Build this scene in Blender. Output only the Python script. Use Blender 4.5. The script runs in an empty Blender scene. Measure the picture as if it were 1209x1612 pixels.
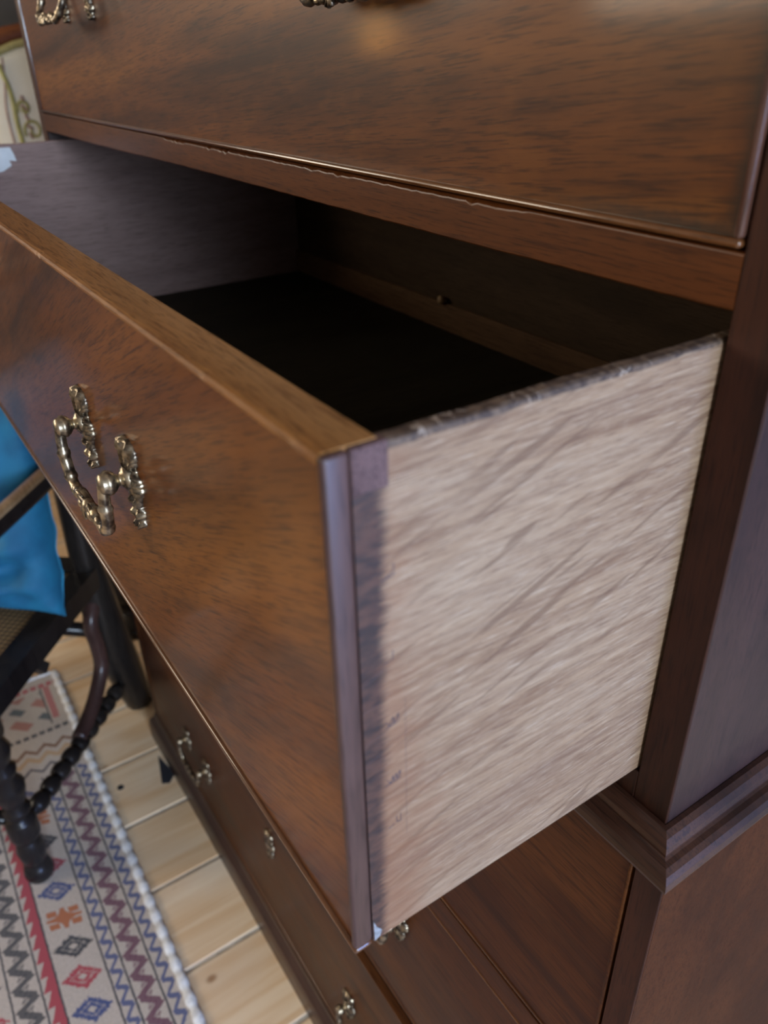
import bpy, bmesh, math, random
from mathutils import Vector, Matrix
random.seed(7)
C = bpy.context.scene.collection
PI = math.pi

# ------------------------------------------------------------------ camera
FPX = 1247.994
Rcv = Matrix(((0.55570636, 0.83110383, -0.02137426),
              (0.41227314, -0.29780434, -0.86101303),
              (-0.72195657, 0.46965838, -0.50813355)))
flip = Matrix(((1, 0, 0), (0, -1, 0), (0, 0, -1)))
cam_d = bpy.data.cameras.new('camera')
cam = bpy.data.objects.new('camera', cam_d)
C.objects.link(cam)
cam.matrix_world = Matrix.Translation((0.18220007, -0.28386441, 0.35305584)) @ (flip @ Rcv).transposed().to_4x4()
cam_d.sensor_fit = 'VERTICAL'
cam_d.sensor_height = 36
cam_d.sensor_width = 27
cam_d.lens = FPX / 1612 * 36
cam_d.clip_start = 0.01
cam_d.dof.use_dof = True
cam_d.dof.focus_distance = 0.50
cam_d.dof.aperture_fstop = 8.0
bpy.context.scene.camera = cam

# ------------------------------------------------------------------ world, lights, exposure
sc = bpy.context.scene
sc.view_settings.view_transform = 'Standard'
sc.view_settings.look = 'None'
sc.view_settings.gamma = 1
sc.view_settings.use_curve_mapping = False
sc.view_settings.exposure = 0.12
w = bpy.data.worlds.new('world')
sc.world = w
w.use_nodes = True
w.node_tree.nodes['Background'].inputs[0].default_value = (0.60, 0.75, 1.0, 1)
w.node_tree.nodes['Background'].inputs[1].default_value = 0.5


def area(name, loc, rot, sx, sy, power, col):
    d = bpy.data.lights.new(name, 'AREA')
    d.shape = 'RECTANGLE'
    d.size, d.size_y = sx, sy
    d.energy = power
    d.color = col
    o = bpy.data.objects.new(name, d)
    o.location = loc
    o.rotation_euler = rot
    C.objects.link(o)
    return o


# daylight through the right window, plus an added unseen blue door light for sheen; softer, warmer daylight from the two windows of the far left corner
area('daylight_right', (3.36, -0.60, 0.72), (0, math.radians(90), 0), 1.6, 0.95, 150, (0.66, 0.81, 1.0))
area('added_blue_light', (3.36, 0.62, 0.12), (0, math.radians(90), 0), 2.0, 1.3, 130, (0.30, 0.47, 1.0))
area('daylight_front', (-2.15, -2.64, 0.95), (math.radians(90), 0, 0), 0.9, 1.0, 34, (1.0, 0.86, 0.66))
area('daylight_left', (-2.80, -1.75, 1.0), (0, math.radians(-90), 0), 0.9, 1.2, 27, (1.0, 0.88, 0.70))
lamp_d = bpy.data.lights.new('table_lamp_bulb', 'POINT')
lamp_d.energy = 1.3
lamp_d.shadow_soft_size = 0.055
lamp_d.color = (1.0, 0.42, 0.07)
lamp = bpy.data.objects.new('table_lamp_bulb', lamp_d)
lamp.location = (-2.25, -1.32, 0.385)
C.objects.link(lamp)

# ------------------------------------------------------------------ node helpers


class X:
    """a shader value with arithmetic"""
    nt = None

    def __init__(s, sock):
        s.s = sock

    @staticmethod
    def op(o, *a):
        n = X.nt.nodes.new('ShaderNodeMath')
        n.operation = o
        for i, v in enumerate(a):
            if isinstance(v, X):
                X.nt.links.new(v.s, n.inputs[i])
            else:
                n.inputs[i].default_value = v
        return X(n.outputs[0])

    def __add__(s, o): return X.op('ADD', s, o)
    def __radd__(s, o): return X.op('ADD', s, o)
    def __sub__(s, o): return X.op('SUBTRACT', s, o)
    def __rsub__(s, o): return X.op('SUBTRACT', o, s)
    def __mul__(s, o): return X.op('MULTIPLY', s, o)
    def __rmul__(s, o): return X.op('MULTIPLY', s, o)
    def __truediv__(s, o): return X.op('DIVIDE', s, o)
    def abs(s): return X.op('ABSOLUTE', s)
    def mod(s, o): return X.op('FLOORED_MODULO', s, o)
    def floor(s): return X.op('FLOOR', s)
    def sin(s): return X.op('SINE', s)
    def lt(s, o): return X.op('LESS_THAN', s, o)
    def gt(s, o): return X.op('GREATER_THAN', s, o)
    def max(s, o): return X.op('MAXIMUM', s, o)
    def min(s, o): return X.op('MINIMUM', s, o)
    def pow(s, o): return X.op('POWER', s, o)
    def between(s, a, b): return s.gt(a) * s.lt(b)
    def near(s, a, wd): return (s - a).abs().lt(wd)
    def pp(s, p): return X.op('PINGPONG', s, p)

    def smooth(s, a, b):
        n = X.nt.nodes.new('ShaderNodeMapRange')
        n.interpolation_type = 'SMOOTHSTEP'
        X.nt.links.new(s.s, n.inputs[0])
        n.inputs[1].default_value = a
        n.inputs[2].default_value = b
        return X(n.outputs[0])


def mix(f, a, b):
    n = X.nt.nodes.new('ShaderNodeMix')
    n.data_type = 'RGBA'
    if isinstance(f, X):
        X.nt.links.new(f.s, n.inputs[0])
    else:
        n.inputs[0].default_value = f
    for k, v in ((6, a), (7, b)):
        if isinstance(v, X):
            X.nt.links.new(v.s, n.inputs[k])
        else:
            n.inputs[k].default_value = (*v, 1)
    return X(n.outputs[2])


def coords():
    n = X.nt.nodes.new('ShaderNodeTexCoord')
    s = X.nt.nodes.new('ShaderNodeSeparateXYZ')
    X.nt.links.new(n.outputs['Object'], s.inputs[0])
    return n.outputs['Object'], X(s.outputs[0]), X(s.outputs[1]), X(s.outputs[2])


def mapped(vec, scale=(1, 1, 1), rot=(0, 0, 0), loc=(0, 0, 0)):
    n = X.nt.nodes.new('ShaderNodeMapping')
    X.nt.links.new(vec, n.inputs[0])
    n.inputs[1].default_value = loc
    n.inputs[2].default_value = rot
    n.inputs[3].default_value = scale
    return n.outputs[0]


def noise(vec, scale=1, detail=3, rough=0.5, dist=0.0):
    n = X.nt.nodes.new('ShaderNodeTexNoise')
    X.nt.links.new(vec, n.inputs['Vector'])
    n.inputs['Scale'].default_value = scale
    n.inputs['Detail'].default_value = detail
    n.inputs['Roughness'].default_value = rough
    n.inputs['Distortion'].default_value = dist
    return X(n.outputs[0])


def voro(vec, scale=1, feat='F1'):
    n = X.nt.nodes.new('ShaderNodeTexVoronoi')
    n.feature = feat
    X.nt.links.new(vec, n.inputs['Vector'])
    n.inputs['Scale'].default_value = scale
    return X(n.outputs['Distance'])


def orand():
    n = X.nt.nodes.new('ShaderNodeObjectInfo')
    return X(n.outputs['Random'])


def new_mat(name):
    m = bpy.data.materials.new(name)
    m.use_nodes = True
    X.nt = m.node_tree
    return m, m.node_tree.nodes['Principled BSDF']


def put(b, inp, v):
    if isinstance(v, X):
        X.nt.links.new(v.s, b.inputs[inp])
    elif isinstance(v, tuple):
        b.inputs[inp].default_value = (*v, 1)
    else:
        b.inputs[inp].default_value = v


def bump(b, h, strength=0.3, dist=0.001):
    n = X.nt.nodes.new('ShaderNodeBump')
    n.inputs['Strength'].default_value = strength
    n.inputs['Distance'].default_value = dist
    X.nt.links.new(h.s, n.inputs['Height'])
    X.nt.links.new(n.outputs[0], b.inputs['Normal'])


def wood(name, dark, mid, light, axis='x', tilt=0.0, grime=False, rough=0.42, coat=0.3, fine=1.0, fig=0.6, bumpy=0.12, spec=0.18, crough=0.11):
    """polished wood with grain running along one axis"""
    m, b = new_mat(name)
    vec, x, y, z = coords()

    def sc(a, c):
        return {'x': (a, c, c), 'y': (c, a, c), 'z': (c, c, a)}[axis]
    rot = (0, tilt, 0) if axis in 'xz' else (0, 0, tilt)
    r = mapped(vec, rot=rot)
    wob = noise(vec, 2.6, 2)
    n1 = noise(mapped(r, scale=sc(2.2, 22)), 1.0, 5, 0.6, 1.0)
    n2 = noise(mapped(r, scale=sc(16, 260)), 1.0, 4, 0.65)
    n4 = noise(mapped(r, scale=sc(45, 900)), 1.0, 3, 0.6)
    n3 = noise(mapped(r, scale=sc(1.0, 8)), 1.0, 3, 0.55, 0.8)
    fl = noise(mapped(r, scale=sc(26, 30)), 1.0, 3, 0.55, 0.5)
    c = mix(n1.smooth(0.24, 0.66), dark, mid)
    c = mix(n3.smooth(0.42, 0.68) * fig, c, light)
    c = mix(fl.smooth(0.5, 0.72) * 0.12, c, light)
    c = mix(n2.smooth(0.50, 0.72) * 0.72 * fine, c, dark)
    c = mix(n4.smooth(0.50, 0.66) * 0.6 * fine, c, tuple(v * 0.55 for v in dark))
    c = mix(n4.smooth(0.50, 0.32) * 0.0, c, light)
    c = mix(wob.smooth(0.48, 0.75) * 0.25, c, tuple(v * 0.8 for v in dark))
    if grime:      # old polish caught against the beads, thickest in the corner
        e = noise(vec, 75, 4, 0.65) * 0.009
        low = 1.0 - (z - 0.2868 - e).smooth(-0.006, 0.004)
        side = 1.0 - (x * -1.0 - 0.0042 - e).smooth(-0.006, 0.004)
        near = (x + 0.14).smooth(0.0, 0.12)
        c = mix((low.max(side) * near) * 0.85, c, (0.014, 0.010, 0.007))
    put(b, 'Base Color', c)
    put(b, 'Roughness', n1 * 0.14 + n2 * 0.08 + (rough - 0.11))
    put(b, 'Specular IOR Level', spec)
    put(b, 'Coat Weight', coat)
    put(b, 'Coat Roughness', n3 * 0.10 + (crough - 0.05))
    bump(b, n2 * 0.4 + n4 * 0.3 + noise(r, 22, 3) * 0.8, bumpy, 0.0006)
    return m


def plain(name, col, rough=0.6, metal=0.0, var=0.15, scale=40, bumpy=0.2, coat=0.0):
    m, b = new_mat(name)
    vec, x, y, z = coords()
    n = noise(vec, scale, 4)
    c = mix(n.smooth(0.3, 0.7), tuple(v * (1 - var) for v in col), tuple(min(1, v * (1 + var)) for v in col))
    put(b, 'Base Color', c)
    put(b, 'Roughness', rough)
    put(b, 'Metallic', metal)
    put(b, 'Coat Weight', coat)
    bump(b, n, bumpy, 0.001)
    return m


M = {}
MAH = ((0.032, 0.0075, 0.0014), (0.138, 0.040, 0.0055), (0.285, 0.103, 0.0140))
M['mahogany'] = wood('mahogany_front', *MAH, axis='x', tilt=0.10)
M['mahogany_grimed'] = wood('mahogany_front_grimed', *MAH, axis='x', tilt=0.10, grime=True)
M['mahogany_open'] = wood('mahogany_diagonal', *MAH, axis='x', tilt=0.42)
M['mahogany_rail'] = wood('mahogany_rail', (0.032, 0.0075, 0.0020), (0.086, 0.024, 0.0050), (0.145, 0.044, 0.0090), axis='x', crough=0.25, coat=0.15)
M['mahogany_stile'] = wood('mahogany_stile', (0.014, 0.0042, 0.0022), (0.042, 0.0115, 0.0050), (0.060, 0.017, 0.0065), axis='z', rough=0.55, coat=0.05, spec=0.2)
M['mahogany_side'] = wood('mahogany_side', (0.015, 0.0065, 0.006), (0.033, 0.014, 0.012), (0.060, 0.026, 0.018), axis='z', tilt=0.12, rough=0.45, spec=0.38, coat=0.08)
M['mahogany_low_side'] = wood('mahogany_low_side', (0.028, 0.0078, 0.003), (0.054, 0.0155, 0.0050), (0.085, 0.027, 0.0085), axis='z', tilt=0.5, fig=0.4, rough=0.55, spec=0.08, coat=0.0)
M['moulding'] = wood('moulding_wood', (0.016, 0.0056, 0.0036), (0.040, 0.0145, 0.0080), (0.075, 0.029, 0.0145), axis='x', rough=0.4, spec=0.4, coat=0.1)
M['mahogany_low'] = wood('mahogany_low', (0.026, 0.0068, 0.002), (0.074, 0.0215, 0.0050), (0.128, 0.043, 0.0095), axis='x', crough=0.2, coat=0.08, spec=0.1)
M['bead'] = wood('mahogany_bead', (0.05, 0.016, 0.006), (0.12, 0.042, 0.013), (0.2, 0.085, 0.03), axis='x', rough=0.3, coat=1.0, crough=0.10, bumpy=0.03)
M['bead_up'] = wood('mahogany_bead_upright', (0.035, 0.016, 0.014), (0.075, 0.037, 0.030), (0.115, 0.064, 0.052), axis='z', rough=0.45, coat=0.18, crough=0.36, spec=0.32)
M['bead_gloss'] = wood('mahogany_bead_glossy', (0.05, 0.02, 0.014), (0.10, 0.045, 0.030), (0.15, 0.075, 0.05), axis='z', rough=0.35, coat=1.0, crough=0.14, bumpy=0.03)
M['top_edge'] = wood('drawer_top_edge', (0.12, 0.042, 0.010), (0.27, 0.11, 0.026), (0.42, 0.23, 0.09), axis='x', tilt=0.05, rough=0.45, coat=0.15)
M['dark_lining'] = wood('aged_lining', (0.24, 0.16, 0.145), (0.34, 0.235, 0.215), (0.40, 0.28, 0.26), axis='y', rough=0.62, coat=0, fig=0.4)
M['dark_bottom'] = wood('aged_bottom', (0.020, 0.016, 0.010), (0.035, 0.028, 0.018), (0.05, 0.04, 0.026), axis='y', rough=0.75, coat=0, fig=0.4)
M['dark_back'] = wood('shaded_back', (0.035, 0.020, 0.010), (0.062, 0.036, 0.019), (0.09, 0.055, 0.03), axis='x', rough=0.7, coat=0, fig=0.5)  # carcass shade on the drawer back put into its colour
M['fillet'] = wood('lit_fillet', (0.07, 0.035, 0.017), (0.13, 0.07, 0.035), (0.18, 0.10, 0.05), axis='x', rough=0.7, coat=0)  # paler tone paints light on the foot of the drawer back
M['black_wood'] = wood('ebonised_wood', (0.006, 0.005, 0.005), (0.016, 0.013, 0.012), (0.03, 0.024, 0.02), axis='z', rough=0.30, coat=0.15)
M['brace_wood'] = wood('dark_brown_brace', (0.02, 0.010, 0.009), (0.05, 0.026, 0.022), (0.08, 0.04, 0.034), axis='z', rough=0.4)
M['tan_wood'] = wood('tan_peg_arm_light', (0.16, 0.09, 0.04), (0.30, 0.18, 0.09), (0.42, 0.28, 0.15), axis='x', rough=0.4)  # tan stands for light on the armrest top; plain tan on the peg
M['brown_wood'] = wood('brown_chair_wood', (0.10, 0.03, 0.012), (0.22, 0.075, 0.03), (0.3, 0.11, 0.045), axis='y', rough=0.35)


def oak():
    m, b = new_mat('oak_drawer_side')
    vec, x, y, z = coords()
    r = mapped(vec, rot=(math.radians(-1), 0, 0))
    g1 = noise(mapped(r, scale=(60, 7, 260)), 1, 5, 0.65, 0.2)
    g2 = noise(mapped(r, scale=(300, 34, 1000)), 1, 4, 0.65)
    g3 = noise(mapped(r, scale=(300, 75, 2400)), 1, 3, 0.6)
    broad = noise(mapped(r, scale=(8, 4, 28)), 1, 4, 0.6)
    rr = mapped(vec, rot=(math.radians(-20), 0, 0))
    ray = noise(mapped(rr, scale=(10, 11, 210)), 1, 2, 0.45, 0.4)
    where = noise(mapped(vec, scale=(5, 9, 9), loc=(0, 3.1, 0)), 1, 2)
    c = mix(g1.smooth(0.30, 0.68), (0.150, 0.080, 0.041), (0.270, 0.175, 0.100))
    c = mix(broad.smooth(0.45, 0.68) * 0.6, c, (0.315, 0.224, 0.140))
    c = mix((1.0 - broad.smooth(0.30, 0.48)) * 0.35, c, (0.163, 0.100, 0.064))
    c = mix(g2.smooth(0.54, 0.68) * 0.7, c, (0.126, 0.065, 0.036))
    c = mix(g3.smooth(0.56, 0.66) * 0.75, c, (0.096, 0.048, 0.026))
    c = mix((1.0 - g3.smooth(0.34, 0.44)) * 0.6, c, (0.40, 0.31, 0.215))
    # dark medullary streaks crossing the grain
    rayf = ray.smooth(0.600, 0.640) * where.smooth(0.40, 0.55)
    c = mix(rayf * 0.6, c, (0.111, 0.058, 0.030))
    # warmer, redder wood towards the bottom of the joint
    warm = (noise(mapped(vec, scale=(20, 60, 160)), 1, 4) * 0.05 + y * -1.0 - z * 0.10).smooth(0.145, 0.195)
    c = mix(warm * 0.65, c, (0.178, 0.073, 0.032))
    # finish that has run from the front onto the joint, ragged along the grain, thinner towards the bottom
    rag = noise(mapped(r, scale=(1, 60, 900)), 1, 4, 0.7)
    rag2 = noise(mapped(vec, scale=(1, 6, 30)), 1, 3)
    reach = y * -1.0 + rag * 0.012 + rag2 * 0.010 - 0.011 - (0.20 - z).max(0.0) * 0.022
    stain = reach.smooth(0.1625, 0.1685)
    scol = mix(noise(mapped(vec, scale=(1, 90, 260)), 1, 4, 0.65).smooth(0.35, 0.65), (0.010, 0.006, 0.008), (0.060, 0.026, 0.018))
    c = mix(stain * 0.92, c, scol)
    # handled, dirty top edge with pale scratches
    top = (z + g2 * 0.0016 + noise(vec, 60, 2) * 0.003).smooth(0.2477, 0.2487)
    dirt = mix(noise(vec, 300, 3).smooth(0.35, 0.7), (0.045, 0.028, 0.020), (0.13, 0.085, 0.055))
    scr = voro(mapped(vec, scale=(70, 170, 170)), 1, 'DISTANCE_TO_EDGE').lt(0.03) * noise(vec, 45, 2).gt(0.56)
    dirt = mix(scr * 0.6, dirt, (0.45, 0.36, 0.28))
    c = mix(top, c, dirt)
    put(b, 'Base Color', c)
    put(b, 'Roughness', 0.62 - stain * 0.10)
    put(b, 'Specular IOR Level', 0.38 - stain * 0.05)
    bump(b, g2 * 0.8 + g3 * 0.8 + g1 * 0.3 - rayf * 0.5, 0.38, 0.0005)
    return m


M['oak'] = oak()


def pine():
    m, b = new_mat('pine_boards')
    vec, x, y, z = coords()
    rnd = orand()
    cmb = X.nt.nodes.new('ShaderNodeCombineXYZ')
    X.nt.links.new((x + rnd * 30.0).s, cmb.inputs[0])
    X.nt.links.new((y + rnd * 17.0).s, cmb.inputs[1])
    X.nt.links.new(z.s, cmb.inputs[2])
    v = cmb.outputs[0]
    g = noise(mapped(v, scale=(30, 2.2, 1)), 1, 4, 0.55, 0.8)
    br = noise(mapped(v, scale=(5, 3, 1)), 1, 3)
    c = mix(g.smooth(0.3, 0.7), (0.66, 0.43, 0.235), (0.80, 0.62, 0.42))
    c = mix(br.smooth(0.45, 0.75) * 0.6, c, (0.80, 0.72, 0.60))
    c = mix(rnd * 0.35, c, (0.50, 0.30, 0.13))
    k = voro(mapped(v, scale=(11, 8, 0)), 1)
    c = mix((1.0 - k.smooth(0.03, 0.11)) * 0.75, c, (0.24, 0.10, 0.03))
    put(b, 'Base Color', c)
    put(b, 'Roughness', 0.42)
    put(b, 'Coat Weight', 0.15)
    bump(b, g, 0.2, 0.0008)
    return m


M['pine'] = pine()
M['filler'] = plain('plank_gap_filler', (0.52, 0.50, 0.47), 0.8)
M['floor_dark'] = plain('dark_floor_mark', (0.02, 0.022, 0.03), 0.6)
M['plaster'] = plain('warm_plaster', (0.34, 0.27, 0.19), 0.85, scale=6, var=0.1)
M['dark_wall'] = plain('dark_painted_wall', (0.10, 0.095, 0.085), 0.8, scale=5, var=0.2)
M['white_paint'] = plain('white_paint', (0.75, 0.74, 0.70), 0.5, var=0.05)
M['paper'] = plain('torn_paper', (0.70, 0.74, 0.78), 0.8, var=0.06)
M['ink'] = plain('scribe_pencil', (0.035, 0.030, 0.045), 0.8)
M['chip'] = plain('pale_chip', (0.20, 0.21, 0.22), 0.6, var=0.3, scale=300)
M['pin_wood'] = wood('stained_pin', (0.035, 0.018, 0.018), (0.085, 0.045, 0.042), (0.15, 0.09, 0.085), axis='x', rough=0.45, coat=0.1)


def brass():
    m, b = new_mat('aged_brass')
    vec, x, y, z = coords()
    n = noise(vec, 140, 3, 0.5)
    n2 = noise(vec, 70, 3, 0.6)
    c = mix(n.smooth(0.36, 0.66), (0.075, 0.060, 0.048), (0.42, 0.35, 0.25))
    c = mix(n2.smooth(0.55, 0.72) * 0.55, c, (0.60, 0.43, 0.20))
    put(b, 'Base Color', c)
    put(b, 'Metallic', 0.9)
    put(b, 'Roughness', n * 0.22 + 0.20)
    bump(b, n, 0.12, 0.0004)
    return m


M['brass'] = brass()


def velvet():
    m, b = new_mat('teal_velvet')
    vec, x, y, z = coords()
    n = noise(vec, 14, 4)
    put(b, 'Base Color', mix(n.smooth(0.35, 0.7), (0.004, 0.095, 0.19), (0.008, 0.155, 0.28)))
    put(b, 'Roughness', 0.75)
    put(b, 'Sheen Weight', 0.6)
    put(b, 'Sheen Roughness', 0.35)
    b.inputs['Sheen Tint'].default_value = (0.05, 0.45, 0.75, 1)
    bump(b, noise(vec, 500, 2), 0.25, 0.0008)
    return m


M['velvet'] = velvet()


def cane():
    m, b = new_mat('woven_cane')
    vec, x, y, z = coords()
    s = (x * 420.0).sin() * (y * 420.0).sin()
    c = mix(s.smooth(-0.3, 0.5), (0.05, 0.035, 0.02), (0.26, 0.17, 0.08))
    put(b, 'Base Color', c)
    put(b, 'Roughness', 0.6)
    bump(b, s, 0.5, 0.001)
    return m


M['cane'] = cane()


def kilim():
    """woven kilim: bands, zigzags, lozenges; x runs along the rug from its far end, -y inward from its right edge"""
    m, b = new_mat('woven_kilim')
    vec, x, y, z = coords()
    jit = noise(vec, 160, 2)
    u = x + (jit - 0.5) * 0.004
    W = 0.58
    v0 = y * -1.0
    v = v0.min(W - v0) + (noise(vec, 120, 2) - 0.5) * 0.003
    cream = (0.50, 0.43, 0.37)
    dk, blue, purp, red, orng = (0.05, 0.05, 0.055), (0.055, 0.075, 0.19), (0.13, 0.045, 0.075), (0.36, 0.055, 0.07), (0.38, 0.13, 0.055)
    c = mix(noise(vec, 220, 3).smooth(0.3, 0.7), tuple(q * 0.86 for q in cream), cream)

    def zig(vc, amp, per, th, shift=0.0):
        t = ((u + shift).pp(per / 2) / (per / 2) - 0.5) * 2.0
        return (v - vc - t * amp).abs().lt(th)

    def hooks(vc, amp, per, bar, thin, sk):
        """bold slanted bars joined by thin diagonals"""
        dv = v - vc
        us = (u + dv * sk).mod(per)
        b1 = (us - per / 2).abs().lt(bar) * dv.abs().lt(amp)
        fr = (us + per / 2).mod(per) / per
        b2 = (dv + amp - fr * (2 * amp)).abs().lt(thin)
        return b1.max(b2)
    c = mix(hooks(0.0255, 0.0088, 0.0300, 0.0048, 0.0026, 0.5) * 0.9, c, blue)
    c = mix(hooks(0.0925, 0.0088, 0.0300, 0.0048, 0.0026, 0.5) * 0.9, c, blue)
    c = mix(hooks(0.0595, 0.0150, 0.0400, 0.0066, 0.0046, 0.7) * 0.9, c, purp)
    c = mix(hooks(0.0595, 0.0070, 0.0200, 0.0020, 0.0016, -0.5) * 0.7, c, purp)
    c = mix(hooks(0.2280, 0.0165, 0.0400, 0.0066, 0.0046, 0.7) * 0.9, c, dk)
    c = mix(hooks(0.2280, 0.0075, 0.0200, 0.0020, 0.0016, -0.5) * 0.7, c, dk)
    # saw-edged red stripe
    saw = (u.mod(0.0285) / 0.0285)
    c = mix(v.between(0.181, 0.5) * (v - saw * 0.012).lt(0.191), c, red)
    # lozenges
    for vc in (0.1425, 0.29):
        du0 = u - 0.6172 + 0.03075 + 0.0615 * 40
        idx = (du0 / 0.0615).floor().mod(4.0)
        du = (du0.mod(0.0615) - 0.03075 + (v - vc) * 0.22).abs()
        dv = (v - vc).abs()
        r = du / 0.023 + dv / 0.032 + (noise(vec, 230, 2) - 0.5) * 0.8
        loz = r.lt(1.0) * (du / 0.006 + dv / 0.008).gt(1.0)
        ring = loz * (1.0 - r.between(0.5, 0.62) * 0.7)
        crs = (du * dv).lt(0.00007) * du.lt(0.022) * dv.lt(0.029) + (du - 0.013).abs().lt(0.006) * (dv - 0.018).abs().lt(0.008)
        crs = crs.min(1.0)
        inb = v.between(0.107, 0.178) if vc < 0.2 else v.gt(0.253)
        c = mix(ring * inb * idx.lt(0.5), c, blue)
        c = mix(crs * inb * idx.between(0.5, 1.5), c, orng)
        c = mix(ring * inb * idx.between(1.5, 2.5), c, dk)
        c = mix(ring * inb * idx.gt(2.5), c, red)
    # far end panel
    far = u.lt(0.335)
    p = mix(noise(vec, 220, 3).smooth(0.3, 0.7), tuple(q * 0.8 for q in cream), tuple(q * 0.95 for q in cream))
    dotr = u.near(0.037, 0.007) * ((v.mod(0.018) - 0.009).abs().lt(0.0065))
    p = mix(dotr * 0.9, p, red)
    a, bb = (u + v * 0.9), (u - v * 0.9)
    xx = ((a.mod(0.10) - 0.05).abs().lt(0.016) * (bb.mod(0.10) - 0.05).abs().lt(0.030)) * u.between(0.055, 0.175) * v.gt(0.052)
    p = mix(xx * 0.85, p, (0.33, 0.12, 0.09))
    x2 = ((((a + 0.05).mod(0.10) - 0.05).abs().lt(0.013)) * (((bb + 0.05).mod(0.10) - 0.05).abs().lt(0.022))) * u.between(0.06, 0.18) * v.gt(0.052)
    p = mix(x2 * 0.9, p, (0.06, 0.085, 0.10))
    p = mix(v.between(0.030, 0.044) * u.between(0.045, 0.165) * 0.85, p, (0.38, 0.10, 0.10))
    p = mix(v.near(0.050, 0.0018) * u.between(0.045, 0.18), p, dk)
    p = mix(u.near(0.197, 0.0055) * ((v.mod(0.017) - 0.0085).abs().lt(0.006)), p, dk)
    t2 = ((v.pp(0.02) / 0.02) - 0.5) * 0.018
    p = mix((u - 0.245 - t2).abs().lt(0.005), p, (0.17, 0.08, 0.04))
    p = mix((u - 0.272 - t2).abs().lt(0.007) * 0.8, p, (0.42, 0.26, 0.12))
    p = mix((u - 0.305 - t2).abs().lt(0.004), p, (0.08, 0.07, 0.08))
    c = mix(far, c, p)
    # dividing lines
    for vl in (0.012, 0.039, 0.080, 0.105, 0.180, 0.205, 0.251):
        c = mix(v.near(vl, 0.0016) * u.gt(0.33 if vl > 0.02 else 0.02), c, dk)
    put(b, 'Base Color', c)
    put(b, 'Roughness', 0.9)
    put(b, 'Sheen Weight', 0.2)
    bump(b, (x * 1500.0).sin() * 0.3 + noise(vec, 300, 2), 0.5, 0.001)
    return m


M['kilim'] = kilim()
M['selvedge'] = plain('white_selvedge', (0.74, 0.74, 0.74), 0.9, var=0.15, scale=120)


def damask():
    m, b = new_mat('cream_damask')
    vec, x, y, z = coords()
    n = noise(vec, 9, 3)
    put(b, 'Base Color', mix(n.smooth(0.35, 0.7), (0.87, 0.84, 0.70), (0.93, 0.91, 0.82)))
    put(b, 'Roughness', 0.55)
    put(b, 'Sheen Weight', 0.2)
    bump(b, noise(vec, 350, 2), 0.2, 0.0008)
    return m


M['damask'] = damask()
M['olive'] = plain('olive_silk', (0.42, 0.40, 0.15), 0.6, var=0.2)
M['maroon'] = plain('maroon_silk', (0.40, 0.26, 0.22), 0.6, var=0.2)
M['gimp'] = plain('olive_gimp', (0.45, 0.40, 0.17), 0.7, var=0.2, scale=200)

# ------------------------------------------------------------------ object helpers
WL = {}


def obj(name, bm, m=None, parent=None, at=(0, 0, 0), smooth=False):
    me = bpy.data.meshes.new(name)
    bmesh.ops.recalc_face_normals(bm, faces=bm.faces[:])
    if smooth:
        for f in bm.faces:
            f.smooth = True
    bm.to_mesh(me)
    bm.free()
    if m:
        me.materials.append(m)
    return place(name, me, parent, at)


def place(name, me, parent=None, at=(0, 0, 0)):
    o = bpy.data.objects.new(name, me)
    C.objects.link(o)
    at = Vector(at)
    if parent:
        o.parent = parent
        o.location = at - WL[parent.name]
    else:
        o.location = at
    WL[o.name] = at
    return o


def thing(name, label, cat, at, group=None):
    o = place(name, None, None, at)
    o['label'] = label
    o['category'] = cat
    if group:
        o['group'] = group
    return o


def struct(name, bm, m):
    o = obj(name, bm, m)
    o['kind'] = 'structure'
    return o


def B():
    return bmesh.new()


def box(bm, x0, x1, y0, y1, z0, z1, bev=0.0, seg=1):
    t = bmesh.new()
    r = bmesh.ops.create_cube(t, size=1)
    for v in t.verts:
        v.co = Vector((x0 + (v.co.x + .5) * (x1 - x0), y0 + (v.co.y + .5) * (y1 - y0), z0 + (v.co.z + .5) * (z1 - z0)))
    if bev:
        bmesh.ops.bevel(t, geom=t.edges[:], offset=bev, segments=seg, affect='EDGES', profile=0.5)
    join(bm, t)
    return bm


def join(bm, t, mat=None):
    if mat:
        bmesh.ops.transform(t, matrix=mat, verts=t.verts[:])
    me = bpy.data.meshes.new('tmp')
    t.to_mesh(me)
    t.free()
    bm.from_mesh(me)
    bpy.data.meshes.remove(me)


def lathe(bm, prof, at=(0, 0, 0), axis=(0, 0, 1), n=16):
    """prof: (radius, height) pairs"""
    q = Vector((0, 0, 1)).rotation_difference(Vector(axis).normalized())
    rings = []
    for r, h in prof:
        rings.append([bm.verts.new(Vector(at) + q @ Vector((r * math.cos(2 * PI * k / n), r * math.sin(2 * PI * k / n), h))) for k in range(n)])
    for a, b_ in zip(rings, rings[1:]):
        for k in range(n):
            bm.faces.new((a[k], a[(k + 1) % n], b_[(k + 1) % n], b_[k]))
    bm.faces.new(rings[0][::-1])
    bm.faces.new(rings[-1])
    return bm


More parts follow.
